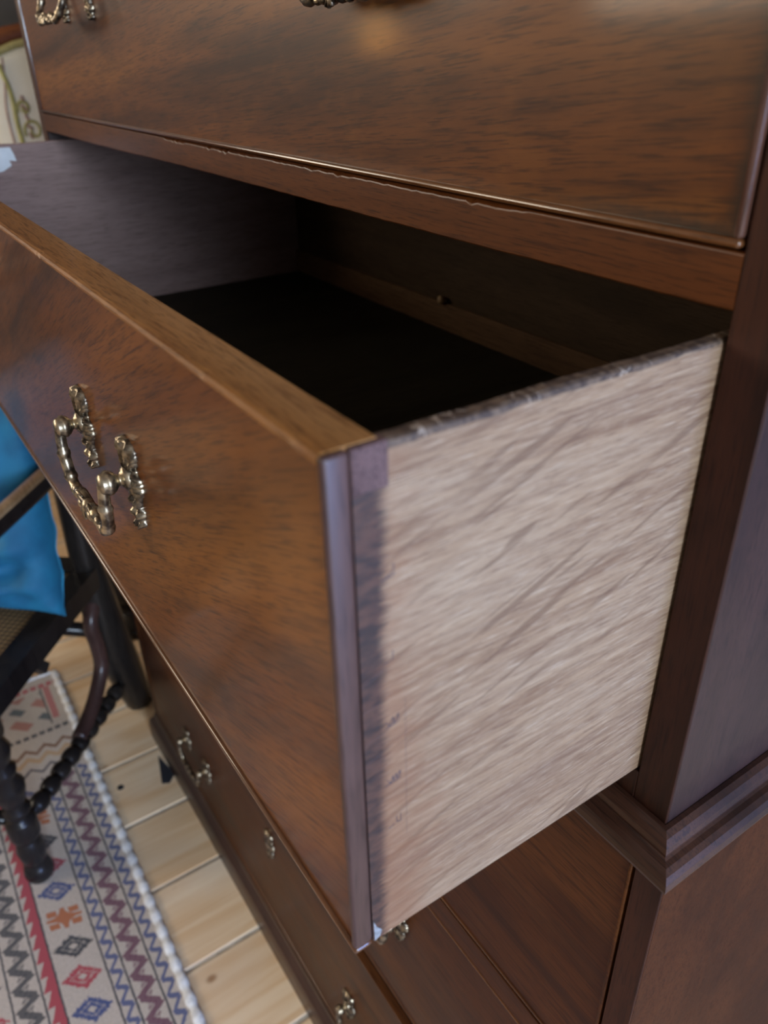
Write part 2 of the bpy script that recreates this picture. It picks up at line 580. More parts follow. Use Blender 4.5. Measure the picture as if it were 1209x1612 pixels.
def tube(bm, pts, rad, n=8, flat=1.0, up=None, ph=0.0):
    pts = [Vector(p) for p in pts]
    if not hasattr(rad, '__len__'):
        rad = [rad] * len(pts)
    rings = []
    ref = Vector(up) if up else None
    for i, p in enumerate(pts):
        t = (pts[min(i + 1, len(pts) - 1)] - pts[max(i - 1, 0)]).normalized()
        if ref is None:
            ref = Vector((0, 0, 1)) if abs(t.z) < 0.9 else Vector((1, 0, 0))
        a = t.cross(ref)
        if a.length < 1e-4:
            a = t.orthogonal()
        a.normalize()
        bb = a.cross(t).normalized()
        if up is None:
            ref = bb
        rings.append([bm.verts.new(p + rad[i] * (a * math.cos(2 * PI * k / n + ph) + bb * flat * math.sin(2 * PI * k / n + ph))) for k in range(n)])
    for a, b_ in zip(rings, rings[1:]):
        for k in range(n):
            bm.faces.new((a[k], a[(k + 1) % n], b_[(k + 1) % n], b_[k]))
    bm.faces.new(rings[0][::-1])
    bm.faces.new(rings[-1])
    return bm


def spline(pts, n=6):
    """Catmull-Rom through points"""
    P = [Vector(p) for p in pts]
    P = [P[0] * 2 - P[1]] + P + [P[-1] * 2 - P[-2]]
    out = []
    for i in range(1, len(P) - 2):
        for k in range(n):
            t = k / n
            a, b_, c, d = P[i - 1:i + 3]
            out.append(0.5 * ((2 * b_) + (c - a) * t + (2 * a - 5 * b_ + 4 * c - d) * t * t + (3 * b_ - a - 3 * c + d) * t ** 3))
    out.append(P[-2])
    return out


def interp(tab, t):
    for (a, va), (b_, vb) in zip(tab, tab[1:]):
        if a <= t <= b_:
            k = (t - a) / (b_ - a)
            k = k * k * (3 - 2 * k)
            return va + (vb - va) * k
    return tab[0][1] if t < tab[0][0] else tab[-1][1]


def ball(bm, c, r, sx=1, sy=1, sz=1, seg=8):
    t = bmesh.new()
    bmesh.ops.create_uvsphere(t, u_segments=seg, v_segments=max(5, seg // 2 + 1), radius=r)
    join(bm, t, Matrix.Translation(c) @ Matrix.Diagonal((sx, sy, sz, 1)))


# ------------------------------------------------------------------ room shell
ZF = -0.97
XL, XR, YF, YB, ZC = -2.85, 3.4, -2.7, 1.45, 1.6

fl = B()
box(fl, XL, XR, YF, YB, ZF - 0.05, ZF - 0.0035)
floor = struct('floor', fl, M['filler'])
xs = [-0.4635, -0.6385, -0.811, -0.9745, -1.142]
edges = list(xs)
while edges[-1] > XL:
    edges.append(edges[-1] - random.uniform(0.160, 0.176))
edges[-1] = XL
right = [-0.4635]
while right[-1] < XR:
    right.append(right[-1] + random.uniform(0.160, 0.176))
right[-1] = XR
edges = right[::-1] + edges[1:]
for a, b_ in zip(edges, edges[1:]):
    if a - b_ < 0.02:
        continue
    pb = B()
    box(pb, b_ + 0.0042, a - 0.0042, YF + 0.002, YB - 0.002, ZF - 0.02, ZF + random.uniform(-0.0008, 0.0), 0.0015)
    obj('plank', pb, M['pine'], floor)
# dark wedge-shaped mark and a nail mark let into the boards
st = B()
vs = [st.verts.new((x, y, ZF + 0.0006)) for x, y in ((-1.118, -0.040), (-1.050, -0.028), (-1.032, -0.046), (-1.040, -0.060))]
vs2 = [st.verts.new((v.co.x, v.co.y, ZF - 0.004)) for v in vs]
st.faces.new(vs)
for k in range(4):
    st.faces.new((vs[k], vs[(k + 1) % 4], vs2[(k + 1) % 4], vs2[k]))
obj('dark_wedge', st, M['floor_dark'], floor)['label'] = 'dark wedge shaped mark on a floor board'
st = B()
lathe(st, [(0.007, -0.004), (0.007, 0.0003), (0.004, 0.0006)], (-1.08, -0.135, ZF), n=12)
obj('knot', st, M['floor_dark'], floor)['label'] = 'small dark round knot'

wl = B(); box(wl, XL - 0.1, XR + 0.1, YB, YB + 0.1, ZF, ZC); struct('wall_back', wl, M['dark_wall'])
wl = B(); box(wl, XL - 0.1, XR + 0.1, YF - 0.1, YB + 0.1, ZC, ZC + 0.1); struct('ceiling', wl, M['plaster'])


def wall_with_hole(axis, a0, a1, p0, p1, h0, h1, z0, z1):
    bm = B()
    def add(u0, u1, zz0, zz1):
        if axis == 'x':
            box(bm, p0, p1, u0, u1, zz0, zz1)
        else:
            box(bm, u0, u1, p0, p1, zz0, zz1)
    add(a0, h0, ZF, ZC)
    add(h1, a1, ZF, ZC)
    add(h0, h1, ZF, z0)
    add(h0, h1, z1, ZC)
    return bm


def window_frame(axis, p0, p1, h0, h1, z0, z1):
    bm = B()
    def add(u0, u1, zz0, zz1):
        if axis == 'x':
            box(bm, p0, p1, u0, u1, zz0, zz1, 0.004)
        else:
            box(bm, u0, u1, p0, p1, zz0, zz1, 0.004)
    t = 0.05
    add(h0, h0 + t, z0, z1); add(h1 - t, h1, z0, z1)
    add(h0 + t, h1 - t, z0, z0 + t); add(h0 + t, h1 - t, z1 - t, z1)
    mid = (z0 + z1) / 2
    add(h0 + t, h1 - t, mid - 0.018, mid + 0.018)
    return bm


wr = wall_with_hole('x', YF, -0.1, XR, XR + 0.1, -1.09, -0.13, -0.08, 1.52)
join(wr, wall_with_hole('x', -0.1, YB, XR, XR + 0.1, -0.03, 1.27, -0.88, 1.12))
struct('wall_right', wr, M['plaster'])
struct('window_1', window_frame('x', XR + 0.03, XR + 0.08, -1.09, -0.13, -0.08, 1.52), M['white_paint'])
struct('added_door_1', window_frame('x', XR + 0.03, XR + 0.08, -0.03, 1.27, -0.88, 1.12), M['white_paint'])  # unseen glazed door, added for the blue sheen light
struct('wall_front', wall_with_hole('y', XL - 0.1, XR + 0.1, YF - 0.1, YF, -2.60, -1.70, 0.45, 1.45), M['plaster'])
struct('window_2', window_frame('y', YF - 0.08, YF - 0.03, -2.60, -1.70, 0.45, 1.45), M['white_paint'])
struct('wall_left', wall_with_hole('x', YF, YB, XL - 0.1, XL, -2.35, -1.15, 0.55, 1.45), M['dark_wall'])
struct('window_3', window_frame('x', XL - 0.08, XL - 0.03, -2.35, -1.15, 0.55, 1.45), M['white_paint'])

# ------------------------------------------------------------------ brass handles
PLATE_T = [(-1, .22), (-.9, .50), (-.8, .34), (-.62, .62), (-.45, .42), (-.25, .60), (-.05, 1.0), (.2, 1.0), (.38, .52), (.55, .78), (.75, .95), (.9, .75), (1, .25)]


def plate_mesh():
    bm = B()
    nt, ns = 44, 12
    hz, hw = 0.0280, 0.0135
    rows = []
    for i in range(nt + 1):
        t = -1 + 2 * i / nt
        wd = hw * interp(PLATE_T, t) * (1 + 0.07 * math.cos(t * 46))
        row = []
        for j in range(ns + 1):
            s = -1 + 2 * j / ns
            rel = 0.0012 + 0.0042 * math.sqrt(max(0, 1 - (s * 0.97) ** 2)) * (0.55 + 0.45 * interp(PLATE_T, t))
            if t > 0.38:       # shell-like fan
                rel += 0.0013 * math.cos(math.atan2(s * wd, t * hz - 0.006) * 17)
            elif t < -0.2:     # leafy tail
                rel += 0.0014 * math.cos(t * 22 + abs(s) * 4) + 0.0006 * math.cos(s * 9)
            elif abs(s) > 0.55:
                rel += 0.0010 * math.cos(t * 44)
            row.append(bm.verts.new((s * wd, -rel, t * hz + (0.0012 * abs(s) if t > 0.7 else 0))))
        rows.append(row)
    for a, b_ in zip(rows, rows[1:]):
        for j in range(ns):
            bm.faces.new((a[j], a[j + 1], b_[j + 1], b_[j]))
    rim = [r[0] for r in rows] + rows[-1][1:-1] + [r[-1] for r in rows[::-1]] + rows[0][1:-1][::-1]
    back = [bm.verts.new((v.co.x, 0.0, v.co.z)) for v in rim]
    n = len(rim)
    for k in range(n):
        bm.faces.new((rim[k], rim[(k + 1) % n], back[(k + 1) % n], back[k]))
    return bm


def bail_mesh():
    """bail hung between two posts; origin midway between the post ends"""
    bm = B()
    half = [(0.0455, -0.0005, 0.001), (0.0462, -0.0035, -0.004), (0.0450, -0.0045, -0.014), (0.0435, -0.0045, -0.024), (0.0380, -0.0045, -0.0335),
            (0.0290, -0.0045, -0.0375), (0.0210, -0.0045, -0.0350), (0.0130, -0.0045, -0.0340), (0.0, -0.0045, -0.0360)]
    pts = spline(half, 6)
    full = [Vector((-p.x, p.y, p.z)) for p in pts] + pts[::-1][1:]
    L = len(full)
    rad = []
    for i, p in enumerate(full):
        k = abs(i - (L - 1) / 2) / ((L - 1) / 2)      # 1 at the ends
        r = 0.0027
        if 0.50 < k < 0.56 or 0.70 < k < 0.74:
            r = 0.0034
        elif k > 0.88:
            r = 0.0031
        elif 0.56 <= k <= 0.7:
            r = 0.0029
        elif k < 0.42:
            r = 0.0030
        rad.append(r)
    tube(bm, full, [r_ * 1.3 for r_ in rad], 10)
    # cast scrolls and shell in the middle
    for s in (-1, 1):
        ball(bm, (s * 0.0455, -0.001, 0.002), 0.0042, 1, 0.9, 1, 10)
        for x, z, r in ((0.0165, -0.0335, 0.0040), (0.0235, -0.0345, 0.0034), (0.0095, -0.0370, 0.0042), (0.0295, -0.0365, 0.0030), (0.017, -0.0385, 0.0026)):
            ball(bm, (s * x, -0.0055, z), r * 1.25, 1.25, 0.8, 0.8, 8)
        tube(bm, [(s * 0.006, -0.0065, -0.031), (s * 0.013, -0.0075, -0.0305), (s * 0.019, -0.0075, -0.033), (s * 0.023, -0.007, -0.0385)], [0.0009, 0.0013, 0.0013, 0.0008], 6)
    ball(bm, (0, -0.0055, -0.0360), 0.0055, 1.0, 0.75, 1.05, 10)
    for a in range(5):
        an = math.radians(-150 + a * 30)
        tube(bm, [(0, -0.008, -0.034), (0.0065 * math.cos(an), -0.0085, -0.036 + 0.007 * math.sin(an))], [0.0008, 0.0013], 6)
    return bm


def post_mesh():
    bm = B()
    lathe(bm, [(0.0072, 0.0), (0.0072, 0.0050), (0.0050, 0.0062), (0.0034, 0.0075), (0.0034, 0.0088), (0.0056, 0.0105), (0.0072, 0.0130), (0.0072, 0.0152), (0.0060, 0.0166), (0.0062, 0.0172), (0.0058, 0.0182), (0.0044, 0.0194), (0.0010, 0.0200)],
          (0, 0, 0), (0, -1, 0), 18)
    return bm


def to_me(bm, name, m):
    me = bpy.data.meshes.new(name)
    bmesh.ops.recalc_face_normals(bm, faces=bm.faces[:])
    for f in bm.faces:
        f.smooth = True
    bm.to_mesh(me)
    bm.free()
    me.materials.append(m)
    return me


ME_PLATE = to_me(plate_mesh(), 'backplate', M['brass'])
ME_BAIL = to_me(bail_mesh(), 'bail', M['brass'])
ME_POST = to_me(post_mesh(), 'handle_post', M['brass'])


def handle(drawer, x, y, z, half=0.0470, swing=0.0):
    """z is the middle of the backplates"""
    for s in (-1, 1):
        place('backplate', ME_PLATE, drawer, (x + s * half, y, z))
        place('handle_post', ME_POST, drawer, (x + s * half, y - 0.001, z + 0.005))
    place('bail', ME_BAIL, drawer, (x, y - 0.0145, z + 0.005)).rotation_euler.x = -swing


def escutcheon(drawer, x, y, z):
    o = place('escutcheon', ME_PLATE, drawer, (x, y, z))
    return o


def strip(p, q, prof_w, prof_d, m, name, parent, kind):
    pass


def bead(drawer, x0, x1, z0, z1, y0, y1, m):
    bm = B()
    r = min(x1 - x0, z1 - z0) * 0.46
    box(bm, x0, x1, y0, y1, z0, z1, r, 3)
    obj('cockbead', bm, m, drawer, smooth=True)


def closed_drawer(chest, x0, x1, z0, z1, yf, m, mb, mbu, hz=None, hx=None, esc=True, depth=0.5, out=0.0030, bw=0.0036, swing=0.0):
    """a shut drawer: front board in its opening, beads round it, handles and escutcheon"""
    f = B()
    box(f, x0 + bw - 0.0001, x1 - bw + 0.0001, yf, yf + 0.02, z0 + bw - 0.0001, z1 - bw + 0.0001, 0.0002)
    d = obj('drawer', f, m, chest)
    y0, y1 = yf - out, yf + 0.010
    bead(d, x0, x1, z0, z0 + bw, y0, y1, mb)
    bead(d, x0, x1, z1 - bw, z1, y0, y1, mb)
    bead(d, x0, x0 + bw, z0 + bw, z1 - bw, y0, y1, mbu)
    bead(d, x1 - bw, x1, z0 + bw, z1 - bw, y0, y1, mbu)
    bx = B()
    box(bx, x0 + 0.004, x1 - 0.004, yf + 0.0202, yf + depth, z0 + 0.006, z1 - 0.006)
    obj('drawer_box', bx, M['dark_lining'], d)
    for x in hx or ():
        handle(d, x, yf, hz, swing=swing if x < -0.6 else 0.0)
    if esc:
        escutcheon(d, (x0 + x1) / 2, yf, hz + 0.035 if esc is True else esc)
    return d


# ------------------------------------------------------------------ upper case
XC = -0.5425
X1, X0 = 0.0234, -1.1084           # outer sides
O1, O0 = 0.0008, -1.0858           # opening
ZT = 0.80
DEP = 0.56
up = thing('upper_chest', 'upper case of the mahogany chest, its lowest long drawer pulled wide open', 'chest', (XC, DEP / 2, -0.0225))
for (a, b_) in ((O1, X1), (X0, O0)):
    s = B(); box(s, a, b_, 0, 0.0016, -0.0225, ZT, 0.0005); obj('stile', s, M['mahogany_stile'], up)
    s = B(); box(s, a + (0.001 if a > -1 else 0), b_ - (0.001 if a < -1 else 0), 0.0016, DEP, -0.0225, ZT, 0.0003); obj('side_panel', s, M['mahogany_side'], up)


def rail(chest, z0, z1, y0, x0, x1, m, name='rail', worn=False):
    bm = B()
    if not worn:
        box(bm, x0, x1, y0, y0 + 0.022, z0, z1, 0.0006)
        return obj(name, bm, m, chest)
    # a worn rail: its upper front arris chipped, its lower arris slightly wavy
    n = 220
    rnd = random.Random(3)
    val = 0
    rows = []
    for i in range(n + 1):
        x = x0 + (x1 - x0) * i / n
        val = 0.75 * val + rnd.uniform(-1, 1) * 0.0004
        chip = 0.0014 + abs(val) * 1.4 + (0.0012 if rnd.random() < 0.08 else 0)
        if x > -0.12 or x < -0.62:
            chip = 0.0007
        lo = 0.0006 * math.sin(x * 9) + val * 0.4
        prof = [(y0 + 0.022, z1), (y0 + chip * 1.3, z1), (y0 + chip * 0.15, z1 - chip * 0.8), (y0, z1 - chip * 1.0 - 0.0004), (y0, z0 + lo + 0.0008), (y0 + 0.0008, z0 + lo), (y0 + 0.022, z0)]
        rows.append([bm.verts.new((x, py, pz)) for py, pz in prof])
    m_ = len(rows[0])
    for a, b2 in zip(rows, rows[1:]):
        for k in range(m_):
            bm.faces.new((a[k], a[(k + 1) % m_], b2[(k + 1) % m_], b2[k]))
    bm.faces.new(rows[0]); bm.faces.new(rows[-1][::-1])
    return obj(name, bm, m, chest)


rail(up, 0.2595, 0.2818, 0.0, O0, O1, M['mahogany_rail'], worn=True)
rail(up, 0.520, 0.541, 0.0, O0, O1, M['mahogany_rail'])
rail(up, -0.0225, -0.0012, 0.0, O0, O1, M['mahogany_stile'])
rail(up, 0.755, ZT, 0.0, O0, O1, M['mahogany_rail'])
s = B(); box(s, X0 + 0.022, X1 - 0.022, DEP - 0.012, DEP, -0.02, ZT - 0.02); obj('back_panel', s, M['dark_lining'], up)
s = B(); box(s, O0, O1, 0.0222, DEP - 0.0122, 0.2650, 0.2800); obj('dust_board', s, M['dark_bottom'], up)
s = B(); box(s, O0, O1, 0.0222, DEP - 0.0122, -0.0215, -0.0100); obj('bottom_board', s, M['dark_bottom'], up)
s = B(); box(s, X0, X1, 0, DEP, ZT, ZT + 0.018, 0.001); obj('top_board', s, M['mahogany_rail'], up)
# cornice
s = B()
prof = [(0.0, ZT - 0.03), (0.006, ZT - 0.03), (0.008, ZT - 0.018), (0.018, ZT - 0.008), (0.030, ZT + 0.004), (0.040, ZT + 0.010), (0.042, ZT + 0.026), (0.0, ZT + 0.026)]


def mitred(bm, prof, xa, xb, yf, yb):
    """moulding profile (outward, z) run along the left side, front and right side"""
    rows = []
    for corner in range(4):
        row = []
        for o, z in prof:
            row.append(bm.verts.new([(xa - o, yb, z), (xa - o, yf - o, z), (xb + o, yf - o, z), (xb + o, yb, z)][corner]))
        rows.append(row)
    n = len(prof)
    for a, b_ in zip(rows, rows[1:]):
        for k in range(n):
            bm.faces.new((a[k], a[(k + 1) % n], b_[(k + 1) % n], b_[k]))
    bm.faces.new(rows[0]); bm.faces.new(rows[-1][::-1])
    return bm


obj('cornice', mitred(s, prof, X0 - 0.0002, X1 + 0.0002, -0.0002, DEP), M['mahogany_rail'], up)

# shut drawers above
closed_drawer(up, -1.0850, -0.0006, 0.2832, 0.5190, 0.0004, M['mahogany_grimed'], M['bead'], M['bead_gloss'], hz=0.4085, hx=(-0.262, -0.825), esc=0.455, swing=0.42)
closed_drawer(up, -0.5300, -0.0006, 0.5420, 0.7540, 0.0004, M['mahogany'], M['bead'], M['bead_up'], hz=0.65, hx=(-0.265,), esc=0.70)
closed_drawer(up, -1.0850, -0.5550, 0.5420, 0.7540, 0.0004, M['mahogany'], M['bead'], M['bead_up'], hz=0.65, hx=(-0.82,), esc=0.70)
s = B(); box(s, -0.5548, -0.5302, 0.0, 0.022, 0.5412, 0.7548, 0.0006); obj('divider', s, M['mahogany_rail'], up)

# ------------------------------------------------------------------ the open drawer
D = 0.1866
H = 0.25
XD0, XD1 = -1.0850, 0.0
YBK = 0.372
f = B()
box(f, XD0 + 0.0036, XD1 - 0.0036, -D + 0.0020, -D + 0.0220, 0.0036, H - 0.0036, 0.0003)
dr = obj('drawer', f, M['mahogany_open'], up)
dr['label'] = 'long drawer pulled open, pale oak side showing'
bead(dr, XD0, XD1, 0.0, 0.0036, -D, -D + 0.0098, M['bead'])
for (a, b_) in ((XD1 - 0.0036, XD1), (XD0, XD0 + 0.0036)):
    bead(dr, a, b_, 0.0036, H - 0.0004, -D, -D + 0.0098, M['bead_up'])
# top edge: one worn strip the full thickness of the front
n = 240
rnd = random.Random(5)
t = B()
rows = []
val = 0
for i in range(n + 1):
    x = XD0 + 0.0036 + (XD1 - XD0 - 0.0072) * i / n
    val = 0.8 * val + rnd.uniform(-1, 1) * 0.00022
    nick = rnd.uniform(0, 0.0012) if rnd.random() < 0.10 else 0
    c = 0.0016 + abs(val) + nick
    prof = [(-D, H - 0.0036), (-D, H - c - 0.0006), (-D + c * 0.35, H - c * 0.35), (-D + c + 0.0006, H), (-D + 0.0212, H - 0.0001), (-D + 0.0220, H - 0.0010), (-D + 0.0220, H - 0.0036)]
    rows.append([t.verts.new((x, y, z)) for y, z in prof])
for a, b_ in zip(rows, rows[1:]):
    for k in range(7):
        t.faces.new((a[k], a[(k + 1) % 7], b_[(k + 1) % 7], b_[k]))
t.faces.new(rows[0]); t.faces.new(rows[-1][::-1])
obj('top_edge', t, M['top_edge'], dr)['label'] = 'worn paler top edge of the drawer front'


def drawer_side(x0, x1, y0, y1, z0, z1, m, seed):
    bm = B()
    n = 160
    rnd = random.Random(seed)
    v1 = v2 = 0
    rows = []
    for i in range(n + 1):
        y = y0 + (y1 - y0) * i / n
        v1 = 0.85 * v1 + rnd.uniform(-1, 1) * 0.00022
        v2 = 0.85 * v2 + rnd.uniform(-1, 1) * 0.00022
        k = 0.0012 * math.sin((y - y0) * 6.0) if y < 0.1 else 0.0
        zt = z1 + v1 - abs(k)
        r1, r2 = 0.0026 + v2, 0.0020 + v1
        prof = [(x0, z0), (x1, z0), (x1, zt - r2 - 0.0004), (x1 - r2 * 0.35, zt - r2 * 0.35), (x1 - r2, zt), (x0 + r1, zt + 0.0002), (x0 + r1 * 0.3, zt - r1 * 0.3), (x0, zt - r1)]
        rows.append([bm.verts.new((px, y, pz)) for px, pz in prof])
    m_ = len(rows[0])
    for a, b_ in zip(rows, rows[1:]):
        for k in range(m_):
            bm.faces.new((a[k], a[(k + 1) % m_], b_[(k + 1) % m_], b_[k]))
    bm.faces.new(rows[0]); bm.faces.new(rows[-1][::-1])
    return obj('drawer_side', bm, m, dr)


drawer_side(-0.0098, -0.0009, -D + 0.0103, YBK + 0.008, 0.0008, H - 0.0010, M['oak'], 11)['label'] = 'bare pale oak drawer side, stained at its front joint'
drawer_side(XD0 + 0.0009, XD0 + 0.0098, -D + 0.0103, YBK + 0.008, 0.0008, H - 0.0010, M['dark_lining'], 12)['label'] = 'dark inner face of the far drawer side'
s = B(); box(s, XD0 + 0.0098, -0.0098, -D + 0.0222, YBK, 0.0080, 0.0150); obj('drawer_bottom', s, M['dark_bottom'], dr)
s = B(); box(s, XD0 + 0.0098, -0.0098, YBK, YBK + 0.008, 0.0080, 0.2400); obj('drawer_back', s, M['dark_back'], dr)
s = B(); box(s, XD0 + 0.0100, -0.0100, YBK - 0.0060, YBK - 0.0002, 0.0152, 0.0520, 0.0010); obj('back_fillet', s, M['fillet'], dr)['label'] = 'strip along the foot of the drawer back, painted lighter as if lit'
s = B(); lathe(s, [(0.003, 0), (0.0035, 0.004), (0.006, 0.008), (0.006, 0.011), (0.002, 0.013)], (-0.659, YBK - 0.0002, 0.0565), (0, -1, 0), 10); obj('peg', s, M['tan_wood'], dr, smooth=True)
handle(dr, -0.2745, -D + 0.0020, 0.1415)
handle(dr, -0.8065, -D + 0.0020, 0.1415)
escutcheon(dr, XC, -D + 0.0020, 0.222).scale = (0.72, 1.0, 0.72)
# lapped pin at the top of the joint, and the line of the joint
s = B(); box(s, -0.0060, -0.0006, -D + 0.0102, -D + 0.0240, 0.2330, H - 0.0006, 0.0005); obj('dovetail_pin', s, M['pin_wood'], dr)['label'] = 'stained end of the top dovetail pin'
# chip at the bottom front corner
s = B()
vs = [s.verts.new(p) for p in ((-0.0006, -D + 0.0108, 0.0150), (-0.0006, -D + 0.0124, 0.0100), (-0.0006, -D + 0.0150, 0.0060), (-0.0006, -D + 0.0138, 0.0022), (-0.0006, -D + 0.0110, 0.0009))]
vb = [s.verts.new((v.co.x - 0.002, v.co.y, v.co.z)) for v in vs]
s.faces.new(vs)
for k in range(5):
    s.faces.new((vs[k], vs[(k + 1) % 5], vb[(k + 1) % 5], vb[k]))
obj('chip', s, M['chip'], dr)['label'] = 'pale chip at the bottom corner'
# scribed joint marks
XS = -0.0009


def marks(segs, y, z, k=1.0, thin=1.0):
    bm = B()
    for (a0, b0, a1, b1) in segs:
        tube(bm, [(XS, y + a0 * 0.001 * k, z + b0 * 0.001 * k), (XS, y + a1 * 0.001 * k, z + b1 * 0.001 * k)], 0.00019 * thin, 5)
    obj('scribed_mark', bm, M['ink'], dr)


marks([(0, 0, 0, 5), (-5, -0.8, 0, 0), (-3, -0.2, -0.5, 1.6)], -0.1615, 0.1985)
marks([(0, 0, 0, 4), (-4, -1, 0, 0)], -0.1625, 0.1620)
marks([(0, 0, 0.3, 4), (0, 4, -2, 0), (-2, 0, -2.2, 3.4), (-2.2, 3.4, -4, -0.5), (-4, -0.5, -5.5, 2.2), (-5.5, -1, 0, 0)], -0.1607, 0.1300)
marks([(0, 0, 0.3, 4), (0, 4, -1.4, 0), (-1.4, 0, -1.6, 3.6), (-1.6, 3.6, -3, 0), (-3, -0.3, -3.2, 3), (-3.2, 3, -4.6, -0.5), (-4.6, -0.5, -6.2, 2.2), (-7, -1.2, 0, 0)], -0.1603, 0.0985)
marks([(0, 0, 0, 4.5), (0, 0, -2, 0.4), (-2, 0.4, -2, 4), (-6, -1.2, -3, 0)], -0.1602, 0.0725)
# scribed gauge line
marks([(0, 0, 0, 78)], -0.1572, 0.062, thin=0.35)
# torn paper label inside the far side
s = B()
XP = XD0 + 0.0101
outline = [(-0.140, 0.2445), (-0.0545, 0.2440), (-0.0515, 0.2350), (-0.0500, 0.2265), (-0.0590, 0.2280), (-0.0575, 0.2215), (-0.0700, 0.2150), (-0.1000, 0.2120), (-0.140, 0.2130)]
va = [s.verts.new((XP + 0.0008, y, z)) for y, z in outline]
vb = [s.verts.new((XP, y, z)) for y, z in outline]
s.faces.new(va); s.faces.new(vb[::-1])
for k in range(len(va)):
    s.faces.new((va[k], va[(k + 1) % len(va)], vb[(k + 1) % len(va)], vb[k]))
obj('paper_label', s, M['paper'], dr)['label'] = 'torn white paper label'

# ------------------------------------------------------------------ lower case
E_ = 0.0166
LX1, LX0, LY = X1 + E_, X0 - 0.058, -E_
LO1, LO0 = 0.0213, -1.1475
LD = DEP + 0.012
ZB = -0.0440
lo = thing('lower_chest', 'lower case of the mahogany chest with moulded waist, standing on the pine boards', 'chest', (XC, LD / 2, ZF))
for (a, b_) in ((LO1, LX1), (LX0, LO0)):
    s = B(); box(s, a, b_, LY, LY + 0.0016, -0.925, ZB, 0.0005); obj('stile', s, M['mahogany_stile'], lo)
    s = B(); box(s, a + (0.001 if a > -1 else 0), b_ - (0.001 if a < -1 else 0), LY + 0.0016, LD, -0.925, ZB, 0.0003); obj('side_panel', s, M['mahogany_low_side'], lo)
s = B(); box(s, LX0 + 0.018, X1 - 0.001, 0.001, LD, ZB + 0.0002, -0.0240, 0.0004); obj('top_board', s, M['dark_bottom'], lo)
s = B(); box(s, LX0 + 0.02, LX1 - 0.02, LD - 0.012, LD - 0.0005, -0.925, ZB); obj('back_panel', s, M['dark_lining'], lo)
s = B()
prof = [(-0.0008, -0.0216), (0.0020, -0.0216), (0.0052, -0.0236), (0.0078, -0.0268), (0.0088, -0.0300), (0.0086, -0.0318), (0.0100, -0.0326), (0.0130, -0.0332), (0.0160, -0.0352), (0.0180, -0.0384), (0.0190, -0.0418), (0.0186, -0.0440), (-0.0008, -0.0440)]
mo = obj('waist_moulding', mitred(s, prof, X0 - 0.0412, X1 + 0.0012, -0.0012, LD), M['moulding'], lo)
rail(lo, -0.3270, -0.2975, LY, LO0, LO1, M['mahogany_low'])
rail(lo, -0.6070, -0.5710, LY + 0.010, LO0, LO1, M['mahogany_stile'])  # set back and in darker wood to paint in shade between the drawers
rail(lo, -0.9250, -0.8870, LY, LO0, LO1, M['mahogany_low'])
for (z0, z1, hz) in ((-0.2930, -0.0450, -0.170), (-0.5700, -0.3280, -0.4110), (-0.8860, -0.6080, -0.7700)):
    closed_drawer(lo, LO0 + 0.0006, LO1 - 0.0018, z0, z1, LY + 0.0006, M['mahogany_low'], M['bead'], M['mahogany_low'], hz=hz, hx=(-0.298, -0.880) if hz < -0.7 else (-0.2645, -0.862), esc=hz + 0.095, out=0.0012, bw=0.0026)
s = B()
prof = [(-0.02, -0.895), (0.001, -0.895), (0.003, -0.903), (0.008, -0.912), (0.012, -0.918), (0.0135, -0.925), (0.0145, -0.932), (0.0145, -0.9695), (-0.02, -0.9695)]
obj('base_moulding', mitred(s, prof, LX0 - 0.0002, LX1 + 0.0002, LY - 0.0002, LD), M['moulding'], lo)

# ------------------------------------------------------------------ kilim
rug = thing('kilim_rug', 'cream flatwoven kilim with blue, purple and red zigzag bands and white selvedge', 'rug', (-1.525, -0.153, ZF))
rug.rotation_euler.z = math.radians(-1.13)
ru = B()
RW, RL = 0.58, 2.6
nx, ny = 90, 16
rows = []
for i in range(nx + 1):
    u = RL * i / nx
    rows.append([ru.verts.new((u, -0.008 - (RW - 0.016) * j / ny, 0.0045 + 0.0006 * math.sin(u * 9 + j))) for j in range(ny + 1)])
for a, b_ in zip(rows, rows[1:]):
    for j in range(ny):
        ru.faces.new((a[j], b_[j], b_[j + 1], a[j + 1]))
ex = bmesh.ops.extrude_face_region(ru, geom=ru.faces[:])
for v in [g for g in ex['geom'] if isinstance(g, bmesh.types.BMVert)]:
    v.co.z = 0.0008
ro = obj('woven_field', ru, M['kilim'], rug)
ro.location = (0, 0, 0)
WL[ro.name] = Vector((0, 0, 0))


def cord(pts, r0, step=0.034):
    bm = B()
    rad = []
    P = [Vector(p) for p in pts]
    out = []
    for a, b_ in zip(P, P[1:]):
        n = max(2, int((b_ - a).length / (step / 6)))
        for k in range(n):
            out.append(a.lerp(b_, k / n))
    out.append(P[-1])
    dist = 0
    for i, p in enumerate(out):
        if i:
            dist += (p - out[i - 1]).length
        rad.append(r0 * (0.72 + 0.28 * abs(math.sin(PI * dist / step))))
    tube(bm, out, rad, 8, 0.8, up=(0, 0, 1))
    return bm


for yy in (-0.006, -RW + 0.006):
    so = obj('selvedge', cord([(0, yy, 0.0055), (RL, yy, 0.0055)], 0.0095), M['selvedge'], rug, smooth=True)
    so.location = (0, 0, 0)
    so['label'] = 'thick white bound edge'
so = obj('end_binding', cord([(0, -0.012, 0.005), (0, -RW + 0.012, 0.005)], 0.0055), M['selvedge'], rug, smooth=True)
so.location = (0, 0, 0)
so['label'] = 'white bound far end'

# ------------------------------------------------------------------ dark armchair
FX, FY = -0.965, -0.322
UU, WW = Vector((-0.741, 0.671, 0)).normalized(), Vector((-0.671, -0.741, 0)).normalized()


def cc(s, t, z):
    return Vector((FX, FY, 0)) + UU * s + WW * t + Vector((0, 0, z))


